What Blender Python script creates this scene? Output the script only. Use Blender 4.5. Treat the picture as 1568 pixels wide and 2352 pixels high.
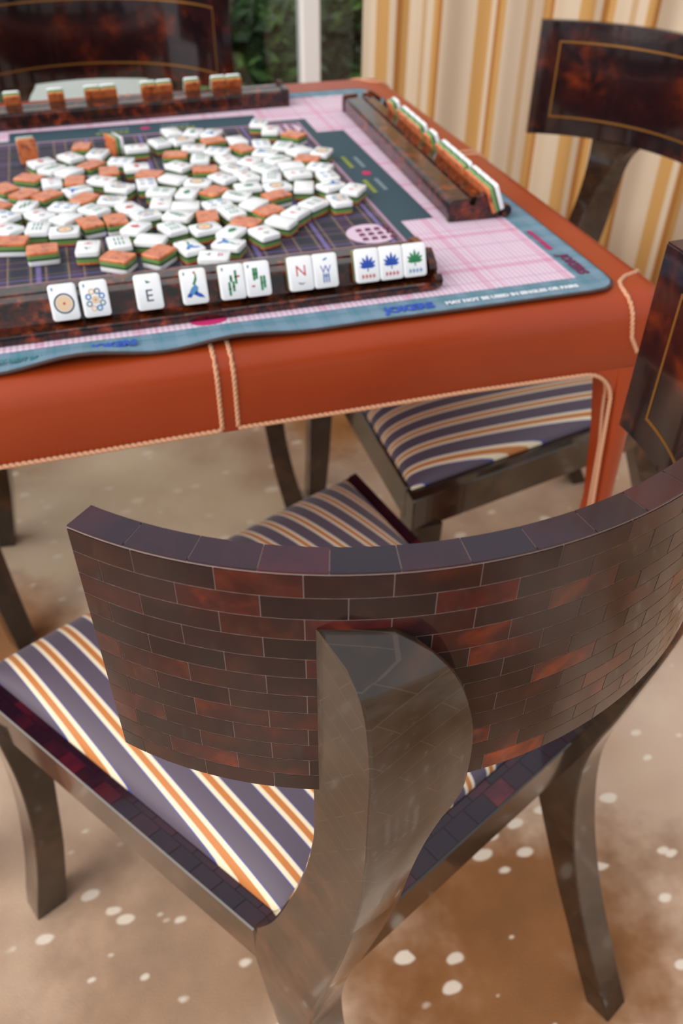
import bpy, bmesh, math, random
from mathutils import Vector, Matrix

for o in list(bpy.data.objects):
    bpy.data.objects.remove(o, do_unlink=True)
scene = bpy.context.scene
COL = scene.collection
random.seed(11)
PI = math.pi

# ------------------------------------------------------------------ camera
CAM = Vector((-0.0874, -1.0907, 1.0987))
YAW, PITCH, ROLL, FPX = -0.2985, 0.7020, 0.0082, 1902.4
cy, sy, cp, sp = math.cos(YAW), math.sin(YAW), math.cos(PITCH), math.sin(PITCH)
fwd = Vector((-sy * cp, cy * cp, -sp)); rgt = Vector((cy, sy, 0.0)); upv = rgt.cross(fwd)
cr, sr = math.cos(ROLL), math.sin(ROLL)
rgt, upv = cr * rgt + sr * upv, -sr * rgt + cr * upv
camd = bpy.data.cameras.new('camera')
cam = bpy.data.objects.new('camera', camd); COL.objects.link(cam)
cam.matrix_world = Matrix(((rgt.x, upv.x, -fwd.x, CAM.x), (rgt.y, upv.y, -fwd.y, CAM.y),
                           (rgt.z, upv.z, -fwd.z, CAM.z), (0, 0, 0, 1)))
camd.sensor_fit = 'VERTICAL'; camd.sensor_height = 36.0; camd.sensor_width = 24.0
camd.lens = FPX / 2352.0 * 36.0
camd.clip_start = 0.02; camd.clip_end = 100
camd.dof.use_dof = True; camd.dof.focus_distance = 0.43; camd.dof.aperture_fstop = 9.0
scene.camera = cam

# ------------------------------------------------------------------ world, sun, exposure
world = bpy.data.worlds.new('world'); scene.world = world
world.use_nodes = True
bg = world.node_tree.nodes['Background']
bg.inputs['Color'].default_value = (0.93, 0.96, 1.0, 1); bg.inputs['Strength'].default_value = 0.80
sund = bpy.data.lights.new('sun', 'SUN'); sund.energy = 2.7; sund.angle = math.radians(60)
sund.color = (1.0, 0.95, 0.88)
sun = bpy.data.objects.new('sun', sund); COL.objects.link(sun)
sun.rotation_euler = (math.radians(14), math.radians(-57), 0)
scene.view_settings.view_transform = 'Standard'
scene.view_settings.look = 'None'
scene.view_settings.gamma = 1.0
scene.view_settings.use_curve_mapping = False
scene.view_settings.exposure = 0.12

# ------------------------------------------------------------------ helpers
def srgb(r, g, b):
    f = lambda c: (c / 255 / 12.92) if c / 255 <= .04045 else ((c / 255 + .055) / 1.055) ** 2.4
    return (f(r), f(g), f(b), 1.0)

def mat(name, col, rough=.5, coat=0, spec=.5, metal=0, coat_rough=.05):
    m = bpy.data.materials.new(name); m.use_nodes = True
    b = m.node_tree.nodes['Principled BSDF']
    b.inputs['Base Color'].default_value = col; b.inputs['Roughness'].default_value = rough
    b.inputs['Coat Weight'].default_value = coat; b.inputs['Coat Roughness'].default_value = coat_rough
    b.inputs['Specular IOR Level'].default_value = spec; b.inputs['Metallic'].default_value = metal
    return m

class NT:
    """small node-building helper"""
    def __init__(s, m): s.t = m.node_tree; s.b = s.t.nodes['Principled BSDF']
    def n(s, typ, **kw):
        x = s.t.nodes.new(typ)
        for k, v in kw.items(): setattr(x, k, v)
        return x
    def l(s, a, b): s.t.links.new(a, b)
    def val(s, x, sock):
        if isinstance(x, (int, float)): sock.default_value = x
        elif isinstance(x, tuple): sock.default_value = x
        else: s.l(x, sock)
    def math(s, op, a, b=0.0, c=0.0):
        x = s.n('ShaderNodeMath', operation=op)
        s.val(a, x.inputs[0]); s.val(b, x.inputs[1]); s.val(c, x.inputs[2]); return x.outputs[0]
    def mix(s, f, a, b, typ='MIX'):
        x = s.n('ShaderNodeMix', data_type='RGBA', blend_type=typ)
        s.val(f, x.inputs[0]); s.val(a, x.inputs[6]); s.val(b, x.inputs[7]); return x.outputs[2]
    def ramp(s, f, stops, interp='LINEAR'):
        x = s.n('ShaderNodeValToRGB'); x.color_ramp.interpolation = interp
        e = x.color_ramp.elements
        while len(e) < len(stops): e.new(0.5)
        for i, (p, c) in enumerate(stops): e[i].position = p; e[i].color = c
        s.l(f, x.inputs[0]) if not isinstance(f, (int, float)) else None
        return x.outputs[0]
    def noise(s, vec, scale, detail=3, rough=.5, dist=0, w=None):
        x = s.n('ShaderNodeTexNoise')
        if w is not None: x.noise_dimensions = '4D'; s.val(w, x.inputs['W'])
        s.l(vec, x.inputs['Vector']); x.inputs['Scale'].default_value = scale; x.inputs['Detail'].default_value = detail
        x.inputs['Roughness'].default_value = rough; x.inputs['Distortion'].default_value = dist
        return x.outputs['Fac']
    def bump(s, h, strength=.3, dist=.001):
        x = s.n('ShaderNodeBump'); x.inputs['Strength'].default_value = strength; x.inputs['Distance'].default_value = dist
        s.l(h, x.inputs['Height']); s.l(x.outputs[0], s.b.inputs['Normal'])

def link(name, me, m=None, parent=None, loc=None):
    o = bpy.data.objects.new(name, me); COL.objects.link(o)
    if m is not None and me is not None and len(me.materials) == 0:
        for k in (m if isinstance(m, (list, tuple)) else [m]): me.materials.append(k)
    if parent is not None: o.parent = parent
    if loc is not None: o.location = loc
    return o

def mesh(name, verts, faces, smooth=False, sharp=None, mi=None):
    me = bpy.data.meshes.new(name); me.from_pydata([tuple(v) for v in verts], [], faces)
    if mi: me.polygons.foreach_set('material_index', mi)
    bm = bmesh.new(); bm.from_mesh(me); bmesh.ops.recalc_face_normals(bm, faces=bm.faces); bm.to_mesh(me); bm.free()
    if smooth:
        me.polygons.foreach_set('use_smooth', [True] * len(me.polygons))
        if sharp: me.set_sharp_from_angle(angle=math.radians(sharp))
    me.update(); return me

class MB:
    def __init__(s): s.v = []; s.f = []
    def box(s, x0, x1, y0, y1, z0, z1):
        n = len(s.v)
        s.v += [(x, y, z) for z in (z0, z1) for y in (y0, y1) for x in (x0, x1)]
        s.f += [tuple(n + i for i in q) for q in ((0, 2, 3, 1), (4, 5, 7, 6), (0, 1, 5, 4), (2, 6, 7, 3), (0, 4, 6, 2), (1, 3, 7, 5))]
    def rings(s, rs, caps=True, closed=False):
        n = len(s.v); k = len(rs[0])
        for r in rs: s.v += [tuple(p) for p in r]
        m = len(rs)
        for i in range(m if closed else m - 1):
            for j in range(k):
                a, b = n + i * k + j, n + i * k + (j + 1) % k
                i2 = (i + 1) % m
                s.f.append((a, b, n + i2 * k + (j + 1) % k, n + i2 * k + j))
        if caps and not closed:
            s.f.append(tuple(n + j for j in range(k))[::-1]); s.f.append(tuple(n + (m - 1) * k + j for j in range(k)))
    def tube(s, pts, r, k=6):
        pts = [Vector(p) for p in pts]; rs = []
        for i, p in enumerate(pts):
            d = (pts[min(i + 1, len(pts) - 1)] - pts[max(i - 1, 0)]).normalized()
            a = d.orthogonal().normalized(); b = d.cross(a)
            rr = r[i] if isinstance(r, list) else r
            rs.append([p + rr * (math.cos(t) * a + math.sin(t) * b) for t in [2 * PI * j / k for j in range(k)]])
        s.rings(rs)
    def me(s, name, smooth=False, sharp=None): return mesh(name, s.v, s.f, smooth, sharp)

def rrect(x0, x1, y0, y1, r, z, k=5):
    pts = []
    for cx_, cy_, a0 in ((x1 - r, y1 - r, 0), (x0 + r, y1 - r, PI / 2), (x0 + r, y0 + r, PI), (x1 - r, y0 + r, 1.5 * PI)):
        for i in range(k + 1):
            a = a0 + PI / 2 * i / k
            pts.append((cx_ + r * math.cos(a), cy_ + r * math.sin(a), z))
    return pts

def interp(tab, z):
    for a, b in zip(tab, tab[1:]):
        if a[0] <= z <= b[0]:
            t = (z - a[0]) / (b[0] - a[0]); return [p + (q - p) * t for p, q in zip(a[1:], b[1:])]
    return list(tab[0][1:]) if z < tab[0][0] else list(tab[-1][1:])

def smooth_tab(tab, n):
    z0, z1 = tab[0][0], tab[-1][0]; out = []
    import bisect
    zs = [t[0] for t in tab]
    for i in range(n + 1):
        z = z0 + (z1 - z0) * i / n
        k = min(max(bisect.bisect_right(zs, z) - 1, 0), len(tab) - 2)
        p0, p1, p2, p3 = tab[max(k - 1, 0)], tab[k], tab[k + 1], tab[min(k + 2, len(tab) - 1)]
        h = p2[0] - p1[0]; t = (z - p1[0]) / h; r = [z]
        for c in range(1, len(p1)):
            m1 = (p2[c] - p0[c]) / max(p2[0] - p0[0], 1e-6) * h; m2 = (p3[c] - p1[c]) / max(p3[0] - p1[0], 1e-6) * h
            r.append((2*t**3-3*t*t+1)*p1[c] + (t**3-2*t*t+t)*m1 + (-2*t**3+3*t*t)*p2[c] + (t**3-t*t)*m2)
        out.append(r)
    return out

def thing(name, label, cat, loc=(0, 0, 0), rz=0, group=None):
    o = bpy.data.objects.new(name, None); COL.objects.link(o); o.empty_display_size = .05
    o.location = loc; o.rotation_euler = (0, 0, rz); o['label'] = label; o['category'] = cat
    if group: o['group'] = group
    return o
def tag(o, label, cat, group=None):
    o['label'] = label; o['category'] = cat
    if group: o['group'] = group
    return o
def structure(o): o['kind'] = 'structure'; return o

def text_mesh(txt, size, bold=0.0):
    cu = bpy.data.curves.new('txt', 'FONT'); cu.body = txt; cu.size = size
    cu.align_x = 'CENTER'; cu.align_y = 'CENTER'; cu.resolution_u = 2; cu.offset = bold; cu.extrude = .00012
    ob = bpy.data.objects.new('txt', cu); COL.objects.link(ob)
    bpy.context.view_layer.update()
    me = bpy.data.meshes.new_from_object(ob.evaluated_get(bpy.context.evaluated_depsgraph_get()))
    bpy.data.objects.remove(ob, do_unlink=True)
    me.materials.clear()
    return me

# ------------------------------------------------------------------ materials
def tex_obj(N): return N.n('ShaderNodeTexCoord').outputs['Object']

def shell_material(name, dark, mid, hot, rnd=True, rough=.14, scale=14, coat=1.0, spec=.5, cior=1.5):
    """polished tortoiseshell-like veneer: near-black with red, amber and grey clouds"""
    m = mat(name, dark, rough, coat, spec); N = NT(m)
    co = tex_obj(N)
    oi = N.n('ShaderNodeObjectInfo').outputs['Random']
    w = N.math('MULTIPLY', oi, 37.0) if rnd else 3.0
    n1 = N.noise(co, scale, 4, .55, .6, w)
    base = N.ramp(n1, [(.30, dark), (.52, mid), (.68, hot), (.80, mid)])
    n2 = N.noise(co, scale * 2.6, 3, .6, .3, w)
    if rnd:
        glow = N.ramp(oi, [(0, (.06, .06, .06, 1)), (.5, (.2, .2, .2, 1)), (.8, (.45, .45, .45, 1)), (.96, (1, 1, 1, 1))])
        f = N.math('MULTIPLY', N.ramp(n2, [(.3, (.5, .5, .5, 1)), (.6, (1, 1, 1, 1))]), glow)
        col = N.mix(f, dark, base)
    else:
        col = N.mix(N.ramp(n2, [(.42, (0, 0, 0, 1)), (.66, (.9, .9, .9, 1))]), dark, base)
    N.l(col, N.b.inputs['Base Color'])
    N.b.inputs['Coat IOR'].default_value = cior
    n3 = N.noise(co, 55, 2, .5)
    N.bump(n3, .05, .001)
    return m

M = {}
M['shell'] = shell_material('tortoiseshell_veneer', srgb(24, 12, 15), srgb(78, 24, 22), srgb(138, 54, 22), coat=.28, spec=.26, scale=24)
M['shell_top'] = shell_material('tortoiseshell_edge_veneer', srgb(30, 19, 32), srgb(84, 24, 40), srgb(124, 40, 40), coat=.3, spec=.35)
M['shell_solid'] = shell_material('tortoiseshell_panel', srgb(24, 14, 18), srgb(54, 23, 20), srgb(128, 52, 22), rnd=False, scale=12, coat=.4, spec=.4)
M['shell_leg'] = shell_material('brown_shell_lacquer', srgb(42, 32, 25), srgb(62, 46, 34), srgb(92, 56, 34), rnd=False, scale=9, coat=.55, spec=.4)
def post_material():
    m = shell_material('brown_shell_veneer', srgb(38, 28, 21), srgb(62, 44, 31), srgb(100, 58, 32), rnd=False, scale=9, coat=.55, spec=.4)
    N = NT(m); s = N.n('ShaderNodeSeparateXYZ'); N.l(tex_obj(N), s.inputs[0])
    c = N.n('ShaderNodeCombineXYZ'); N.l(N.math('ADD', N.math('ABSOLUTE', s.outputs[0]), N.math('MULTIPLY', s.outputs[1], -1.0)), c.inputs[0]); N.l(s.outputs[2], c.inputs[1])
    mp = N.n('ShaderNodeMapping'); N.l(c.outputs[0], mp.inputs[0]); mp.inputs['Rotation'].default_value = (0, 0, .55)
    br = N.n('ShaderNodeTexBrick'); N.l(mp.outputs[0], br.inputs['Vector']); br.inputs['Scale'].default_value = 1.0
    br.inputs['Brick Width'].default_value = .037; br.inputs['Row Height'].default_value = .0135; br.inputs['Mortar Size'].default_value = .00028; br.inputs['Mortar Smooth'].default_value = .2
    br.inputs['Color1'].default_value = (.9, .9, .9, 1); br.inputs['Color2'].default_value = (1.1, 1.06, 1.04, 1); br.inputs['Mortar'].default_value = (1, 1, 1, 1)
    old = N.b.inputs['Base Color'].links[0].from_socket
    tint = N.mix(1.0, old, br.outputs['Color'], 'MULTIPLY')
    N.l(N.mix(N.math('MULTIPLY', br.outputs['Fac'], .14), tint, srgb(128, 106, 92)), N.b.inputs['Base Color'])
    return m
M['shell_post'] = post_material()
M['grout'] = mat('pale_veneer_joint', srgb(128, 106, 100), .5)
M['rack'] = shell_material('tortoiseshell_acrylic', srgb(30, 15, 10), srgb(104, 38, 14), srgb(176, 74, 24), rnd=False, scale=42, rough=.15, coat=.3, spec=.4)
M['gold'] = mat('brass_inlay', srgb(150, 104, 48), .35, metal=.6)

def wrapband(N, x, period, centre, hw):
    a = N.math('WRAP', N.math('SUBTRACT', x, centre), period / 2, -period / 2)
    return N.math('LESS_THAN', N.math('ABSOLUTE', a), hw)

# striped silk seat fabric (stripes run front to back)
m = M['stripe'] = mat('striped_seat_silk', srgb(92, 78, 92), .55); N = NT(m)
s = N.n('ShaderNodeSeparateXYZ'); N.l(tex_obj(N), s.inputs[0])
xs = N.math('ADD', s.outputs[0], N.math('MULTIPLY', s.outputs[1], .05))
P_ = .0288
fr = N.math('FRACT', N.math('DIVIDE', N.math('ADD', xs, 1.0 + .0045), P_))
pur, blu, crm, org = srgb(88, 74, 90), srgb(60, 74, 150), srgb(240, 222, 190), srgb(196, 118, 52)
col = N.ramp(fr, [(0, pur), (.50, blu), (.53, crm), (.655, org), (.835, crm), (.955, blu), (.985, pur)], 'CONSTANT')
wv = N.n('ShaderNodeTexWave'); wv.inputs['Scale'].default_value = 420; N.l(tex_obj(N), wv.inputs['Vector'])
N.l(N.mix(.08, col, wv.outputs[0], 'MULTIPLY'), N.b.inputs['Base Color'])
N.b.inputs['Sheen Weight'].default_value = .15

# leather
m = M['leather'] = mat('orange_leather', srgb(158, 58, 18), .36, 0, .42); N = NT(m)
co = tex_obj(N)
N.l(N.ramp(N.noise(co, 7, 3), [(.3, srgb(152, 54, 15)), (.7, srgb(164, 61, 19))]), N.b.inputs['Base Color'])
v = N.n('ShaderNodeTexVoronoi'); v.inputs['Scale'].default_value = 900; N.l(co, v.inputs['Vector'])
N.bump(v.outputs['Distance'], .12, .0004)
M['cord'] = mat('waxed_cream_cord', srgb(204, 150, 116), .7)

FLOOR_OFF = (2.6, 0.4, 1.0)
# carpet: deer-hide print, cloudy tan and brown with pale flecks, plus painted light
m = M['carpet'] = mat('deer_print_carpet', srgb(180, 140, 110), .9, 0, .2); N = NT(m)
co = tex_obj(N)
mpo = N.n('ShaderNodeMapping'); N.l(co, mpo.inputs[0]); mpo.inputs['Location'].default_value = FLOOR_OFF
big = N.noise(mpo.outputs[0], 2.6, 3, .5, .4)
hide_and_light = N.ramp(big, [(.32, srgb(214, 194, 174)), (.48, srgb(192, 166, 144)), (.60, srgb(168, 138, 112)), (.72, srgb(142, 104, 66))])
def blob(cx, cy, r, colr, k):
    global hide_and_light
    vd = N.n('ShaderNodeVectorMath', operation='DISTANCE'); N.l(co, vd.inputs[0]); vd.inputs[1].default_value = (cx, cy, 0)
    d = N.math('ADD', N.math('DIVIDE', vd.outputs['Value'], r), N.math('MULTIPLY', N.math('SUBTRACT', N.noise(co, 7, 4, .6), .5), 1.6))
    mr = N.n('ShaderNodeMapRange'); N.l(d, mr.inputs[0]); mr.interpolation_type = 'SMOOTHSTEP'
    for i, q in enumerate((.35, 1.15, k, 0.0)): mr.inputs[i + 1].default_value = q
    hide_and_light = N.mix(mr.outputs[0], hide_and_light, colr)
for a in ((-.12, .22, .42, srgb(232, 216, 194), .85), (.60, -.35, .30, srgb(224, 204, 188), .7), (.26, -.74, .26, srgb(134, 84, 34), .9), (.42, .50, .22, srgb(176, 122, 62), .8), (-.36, .0, .14, srgb(158, 100, 44), .8), (-.15, -.62, .2, srgb(158, 130, 106), .6)): blob(*a)  # first blob puts light under the table into the colour; others are deer print
med = N.noise(co, 14, 4, .6)
hide_and_light = N.mix(.22, hide_and_light, N.ramp(med, [(.35, srgb(140, 112, 86)), (.65, srgb(226, 200, 176))]), 'OVERLAY')
mp = N.n('ShaderNodeMapping'); N.l(co, mp.inputs[0]); mp.inputs['Scale'].default_value = (1.0, 1.7, 1.0); mp.inputs['Rotation'].default_value = (0, 0, -.5)
nd = N.n('ShaderNodeVectorMath', operation='ADD')
nz = N.n('ShaderNodeTexNoise'); nz.inputs['Scale'].default_value = 30; N.l(co, nz.inputs['Vector'])
sc = N.n('ShaderNodeVectorMath', operation='SCALE'); N.l(nz.outputs['Color'], sc.inputs[0]); sc.inputs['Scale'].default_value = .012
N.l(mp.outputs[0], nd.inputs[0]); N.l(sc.outputs[0], nd.inputs[1])
vo = N.n('ShaderNodeTexVoronoi'); vo.inputs['Scale'].default_value = 24; N.l(nd.outputs[0], vo.inputs['Vector'])
sep = N.n('ShaderNodeSeparateColor'); N.l(vo.outputs['Color'], sep.inputs[0])
rad = N.math('MULTIPLY', N.math('POWER', sep.outputs[0], 2.2), .40)
spot = N.math('MULTIPLY', N.math('SMOOTH_MIN', 1.0, N.math('MULTIPLY', N.math('MAXIMUM', N.math('SUBTRACT', rad, vo.outputs['Distance']), 0.0), 14.0), .1), .85)
N.l(N.mix(spot, hide_and_light, srgb(240, 226, 208)), N.b.inputs['Base Color'])
N.bump(N.noise(co, 500, 2), .4, .002)

# curtain silk: vertical stripes along the cloth
m = M['curtain'] = mat('striped_curtain_silk', srgb(226, 206, 178), .6, 0, .3); N = NT(m)
uv = N.n('ShaderNodeUVMap'); s = N.n('ShaderNodeSeparateXYZ'); N.l(uv.outputs[0], s.inputs[0])
fr = N.math('FRACT', N.math('DIVIDE', s.outputs[0], .30))
c1, c2, c3, c4 = srgb(232, 214, 190), srgb(218, 172, 106), srgb(194, 132, 66), srgb(216, 184, 142)
col = N.ramp(fr, [(0, c1), (.24, c2), (.36, c1), (.42, c3), (.47, c2), (.53, c1), (.70, c4), (.76, c1), (.84, c2), (.9, c3), (.94, c1)], 'CONSTANT')
N.l(col, N.b.inputs['Base Color'])
tr = N.n('ShaderNodeBsdfTranslucent'); N.l(col, tr.inputs[0])
ms = N.n('ShaderNodeMixShader'); ms.inputs[0].default_value = .35
N.l(N.b.outputs[0], ms.inputs[1]); N.l(tr.outputs[0], ms.inputs[2])
N.l(ms.outputs[0], N.t.nodes['Material Output'].inputs[0])

M['white_paint'] = mat('white_painted_frame', srgb(232, 228, 226), .4)
M['plaster'] = mat('cream_plaster', srgb(224, 214, 200), .8)
M['stone'] = mat('garden_paving', srgb(120, 112, 96), .9)
m = M['grass'] = mat('lawn_green', srgb(40, 60, 26), .9); N = NT(m)
N.l(N.ramp(N.noise(tex_obj(N), 18, 4), [(.3, srgb(24, 40, 16)), (.7, srgb(60, 84, 34))]), N.b.inputs['Base Color'])
m = M['leaf'] = mat('leaf_green', srgb(48, 78, 34), .5); N = NT(m)
N.l(N.ramp(N.noise(tex_obj(N), 9, 3), [(.3, srgb(22, 40, 18)), (.55, srgb(48, 82, 34)), (.70, srgb(136, 184, 84))]), N.b.inputs['Base Color'])
M['bark'] = mat('dark_bark', srgb(58, 44, 34), .9)
m = M['glass'] = mat('clear_window_glass', (1, 1, 1, 1), .02); N = NT(m)
t_ = N.n('ShaderNodeBsdfTransparent'); g_ = N.n('ShaderNodeBsdfGlossy'); g_.inputs['Roughness'].default_value = .02
lw = N.n('ShaderNodeFresnel'); lw.inputs[0].default_value = 1.45
t_.inputs[0].default_value = (.93, .96, .94, 1)
ms = N.n('ShaderNodeMixShader'); N.l(lw.outputs[0], ms.inputs[0]); N.l(t_.outputs[0], ms.inputs[1]); N.l(g_.outputs[0], ms.inputs[2])
N.l(ms.outputs[0], N.t.nodes['Material Output'].inputs[0])

# game-mat prints
def plaid(name, base, xb, yb, rough=.6):
    """xb, yb: lists of (period, centre, halfwidth, colour, strength)"""
    m = mat(name, base, rough, 0, .3); N = NT(m)
    s = N.n('ShaderNodeSeparateXYZ'); N.l(tex_obj(N), s.inputs[0])
    c = base
    for k, lst in ((0, xb), (1, yb)):
        for (p, ce, hw, colr, st) in lst:
            c = N.mix(N.math('MULTIPLY', wrapband(N, s.outputs[k], p, ce, hw), st), c, colr)
    N.l(c, N.b.inputs['Base Color']); return m
och, lav, plum = srgb(150, 118, 92), srgb(138, 118, 186), srgb(74, 52, 84)
nb = [(.074, 0, .0024, lav, .6), (.074, .0075, .001, och, .75), (.074, -.0075, .001, och, .75),
      (.074, .037, .0050, plum, .65), (.074, .0445, .001, och, .75), (.074, .0295, .001, och, .75), (.0185, .009, .0012, srgb(66, 68, 84), .6)]
M['navy'] = plaid('navy_plaid_print', srgb(44, 46, 60), nb, [(p, c, h * .9, k, st * .5) for p, c, h, k, st in nb])
mag, wht, lil = srgb(196, 96, 140), srgb(226, 206, 220), srgb(176, 134, 168)
pb = [(.0052, 0, .0014, wht, .75), (.085, .02, .004, mag, .5), (.085, .035, .0012, mag, .5), (.085, -.01, .0012, lil, .6)]
M['pink'] = plaid('pink_plaid_print', srgb(190, 156, 182), pb, [(p, c, h, k, st * .75) for p, c, h, k, st in pb])
M['teal'] = mat('teal_print', srgb(50, 74, 86), .6, 0, .3)
bb = [(.03, 0, .005, srgb(120, 146, 166), .5), (.03, .012, .0015, srgb(60, 124, 140), .5)]
M['blueborder'] = plaid('blue_border_print', srgb(98, 130, 148), bb, bb)
M['pinkline'] = mat('pink_line_print', srgb(168, 132, 158), .6)
M['rubber'] = mat('brown_rubber_edge', srgb(70, 50, 48), .7)
for k, c in dict(ink_blue=(48, 84, 176), ink_white=(220, 224, 232), ink_maroon=(106, 40, 78), ink_magenta=(190, 44, 104), ink_yellow=(150, 160, 62),
                 ink_grey=(124, 138, 150), ink_green=(52, 128, 84), ink_red=(196, 70, 74), ink_dark=(60, 66, 84), ink_sky=(84, 138, 190),
                 ink_tan=(226, 196, 160), ink_teal=(56, 116, 122), ink_lilac=(214, 190, 210)).items():
    M[k] = mat(k, srgb(*c), .6, 0, .3)
M['tile_white'] = mat('ivory_white_resin', srgb(240, 241, 244), .22, .3)
M['tile_green'] = mat('green_resin', srgb(112, 148, 84), .3, .3)
M['tile_dark'] = mat('dark_green_resin', srgb(54, 88, 48), .3, .3)
m = M['tile_back'] = mat('amber_tortoise_resin', srgb(206, 112, 62), .25, .3); N = NT(m)
oi = N.n('ShaderNodeObjectInfo').outputs['Random']
N.l(N.ramp(N.noise(tex_obj(N), 110, 3, .5, .8, N.math('MULTIPLY', oi, 20.0)), [(.28, srgb(120, 50, 26)), (.45, srgb(206, 108, 62)), (.7, srgb(222, 134, 82))]), N.b.inputs['Base Color'])

# ------------------------------------------------------------------ setting
def quad(x0, x1, y0, y1, z0=-.05, z1=0.0):
    b = MB(); b.box(x0, x1, y0, y1, z0, z1); return b
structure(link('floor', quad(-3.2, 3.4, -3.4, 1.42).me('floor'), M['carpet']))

WY = 1.35                                                        # plane of the tall garden window
win = structure(bpy.data.objects.new('window_1', None)); COL.objects.link(win); win.location = (0, WY, 0)
def frame(name, x0, x1, z0, z1):
    b = MB(); b.rings([rrect(x0, x1, -.03, .03, .006, z0, 2), rrect(x0, x1, -.03, .03, .006, z1, 2)])
    return link(name, b.me(name), M['white_paint'], win)
mull = [-2.35, -1.38, -.41, .56]
for x in mull: frame('mullion', x - .026, x + .026, .05, 2.5)
frame('mullion', .76, .80, .05, 2.5)
frame('bottom_rail', -2.4, .80, 0.0, .05); frame('top_rail', -2.4, .80, 2.5, 2.56)
for a, b_ in zip(mull + [.56], mull[1:] + [.78]):
    if b_ - a > .1:
        b = MB(); b.box(a + .024, b_ - .018, -.003, .003, .05, 2.5); link('pane', b.me('pane'), M['glass'], win)
# angled wall of the bay behind the curtain
b = MB(); d = Vector((.74, -.673)); nrm = Vector((.673, .74)); p0 = Vector((.80, 1.42)); p1 = p0 + d * 1.9
b.rings([[(*p0, z), (*p1, z), (*(p1 + nrm * .1), z), (*(p0 + nrm * .1), z)] for z in (0, 2.6)])
structure(link('wall_right', b.me('wall_right'), M['plaster']))

# outdoors
structure(link('garden_lawn', quad(-5, 5, 1.43, 9, -.1, -.02).me('garden_lawn'), M['grass']))
b = MB(); b.rings([[(-.2, 2.6, z), (2.2, 2.9, z), (2.5, 3.5, z), (-.3, 3.3, z)] for z in (-.02, .01)])
structure(link('garden_path', b.me('garden_path'), M['stone']))

def shrub(x, y, h, rx, n, label, seed):
    t = thing('garden_shrub', label, 'shrub', (x, y, -.02), 0, 'shrubs outside the window')
    rnd = random.Random(seed); b = MB()
    for i in range(n):
        u, v = rnd.uniform(0, 2 * PI), math.acos(rnd.uniform(-.7, 1)); r = rnd.uniform(.55, 1) ** .5
        c = Vector((rx * r * math.sin(v) * math.cos(u), rx * r * math.sin(v) * math.sin(u), h * .5 + h * .5 * r * math.cos(v)))
        a = Vector((rnd.gauss(0, 1), rnd.gauss(0, 1), rnd.gauss(0, .7))).normalized(); s_ = rnd.uniform(.03, .06)
        e = a.orthogonal().normalized() * s_ * .45; k = len(b.v); q = e.cross(a).normalized() * s_ * .12
        b.v += [tuple(c - a * s_), tuple(c + e + q), tuple(c + a * s_), tuple(c - e + q)]; b.f.append((k, k + 1, k + 2)); b.f.append((k, k + 2, k + 3))
    me = bpy.data.meshes.new('foliage'); me.from_pydata(b.v, [], b.f)
    link('foliage', me, M['leaf'], t)['kind'] = 'stuff'
    b = MB()
    for i in range(4):
        u = i * 1.6; b.tube([(0, 0, 0), (.1 * rx * math.cos(u), .1 * rx * math.sin(u), h * .3), (.5 * rx * math.cos(u), .5 * rx * math.sin(u), h * .75)], [.018, .014, .006])
    link('stem', b.me('stem'), M['bark'], t)
shrub(.50, 2.15, .75, .28, 1300, 'dark leafy garden shrub seen just left of the white window mullion', 1)
shrub(1.13, 2.2, .9, .30, 1600, 'bright green garden shrub seen between the window mullion and the curtain', 2)
shrub(.25, 4.0, 1.3, .6, 1500, 'tall shrub in the garden beyond the paving', 3)
shrub(1.65, 4.2, 1.4, .7, 1600, 'broad shrub at the back of the garden beyond the paving', 4)
shrub(-.85, 2.2, .7, .35, 900, 'low shrub outside the glass behind the far chair', 5)
shrub(2.3, 3.0, 1.1, .5, 1000, 'shrub outside behind the curtain edge', 6)
wb = thing('garden_bench', 'white block bench outside, seen under the far chair back', 'bench', (-.02, 1.92, -.02))
b = MB(); b.rings([rrect(-.19, .19, -.30, .30, .012, z, 3) for z in (0, .385)]); link('base', b.me('base'), M['white_paint'], wb)
b = MB(); b.rings([rrect(-.20, .20, -.31, .31, .015, z, 3) for z in (.385, .425)]); link('top_slab', b.me('top_slab'), M['white_paint'], wb)

# curtain hung along the angled wall
def curtain():
    A = Vector((.70, 1.31)); dirv = Vector((.74, -.673)); nn = Vector((-.673, -.74)); L = 1.75; n = 460
    pts = []; U = [0.0]
    rnd = random.Random(5); ph = [rnd.uniform(0, 6.28) for _ in range(4)]
    for i in range(n + 1):
        s_ = L * i / n
        off = .020 * math.sin(2 * PI * s_ / .17 + .9 * math.sin(3.1 * s_ + ph[0])) + .004 * math.sin(2 * PI * s_ / .071 + ph[1]) + .02 * math.sin(2 * PI * s_ / .5 + ph[2])
        pts.append(A + dirv * s_ + nn * (.03 + off))
        if i: U.append(U[-1] + (pts[-1] - pts[-2]).length)
    zs = [.015, .3, .7, 1.2, 1.8, 2.5]; v, f = [], []
    for k, z in enumerate(zs):
        for i, p in enumerate(pts):
            q = p + nn * (.012 * math.sin(7 * U[i] + k)) * (1 - k / 6)
            v.append((q.x, q.y, z))
    W_ = n + 1
    for k in range(len(zs) - 1):
        for i in range(n): f.append((k * W_ + i, k * W_ + i + 1, (k + 1) * W_ + i + 1, (k + 1) * W_ + i))
    me = bpy.data.meshes.new('curtain'); me.from_pydata(v, [], f)
    me.polygons.foreach_set('use_smooth', [True] * len(f))
    ul = me.uv_layers.new(name='UVMap')
    for lp in me.loops: ul.data[lp.index].uv = (U[lp.vertex_index % W_], zs[lp.vertex_index // W_])
    o = link('curtain', me, M['curtain'])
    sm = o.modifiers.new('thickness', 'SOLIDIFY'); sm.thickness = .0015
    tag(o, 'floor-length cream and ochre striped silk curtain beside the garden window', 'curtain')
curtain()

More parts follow.
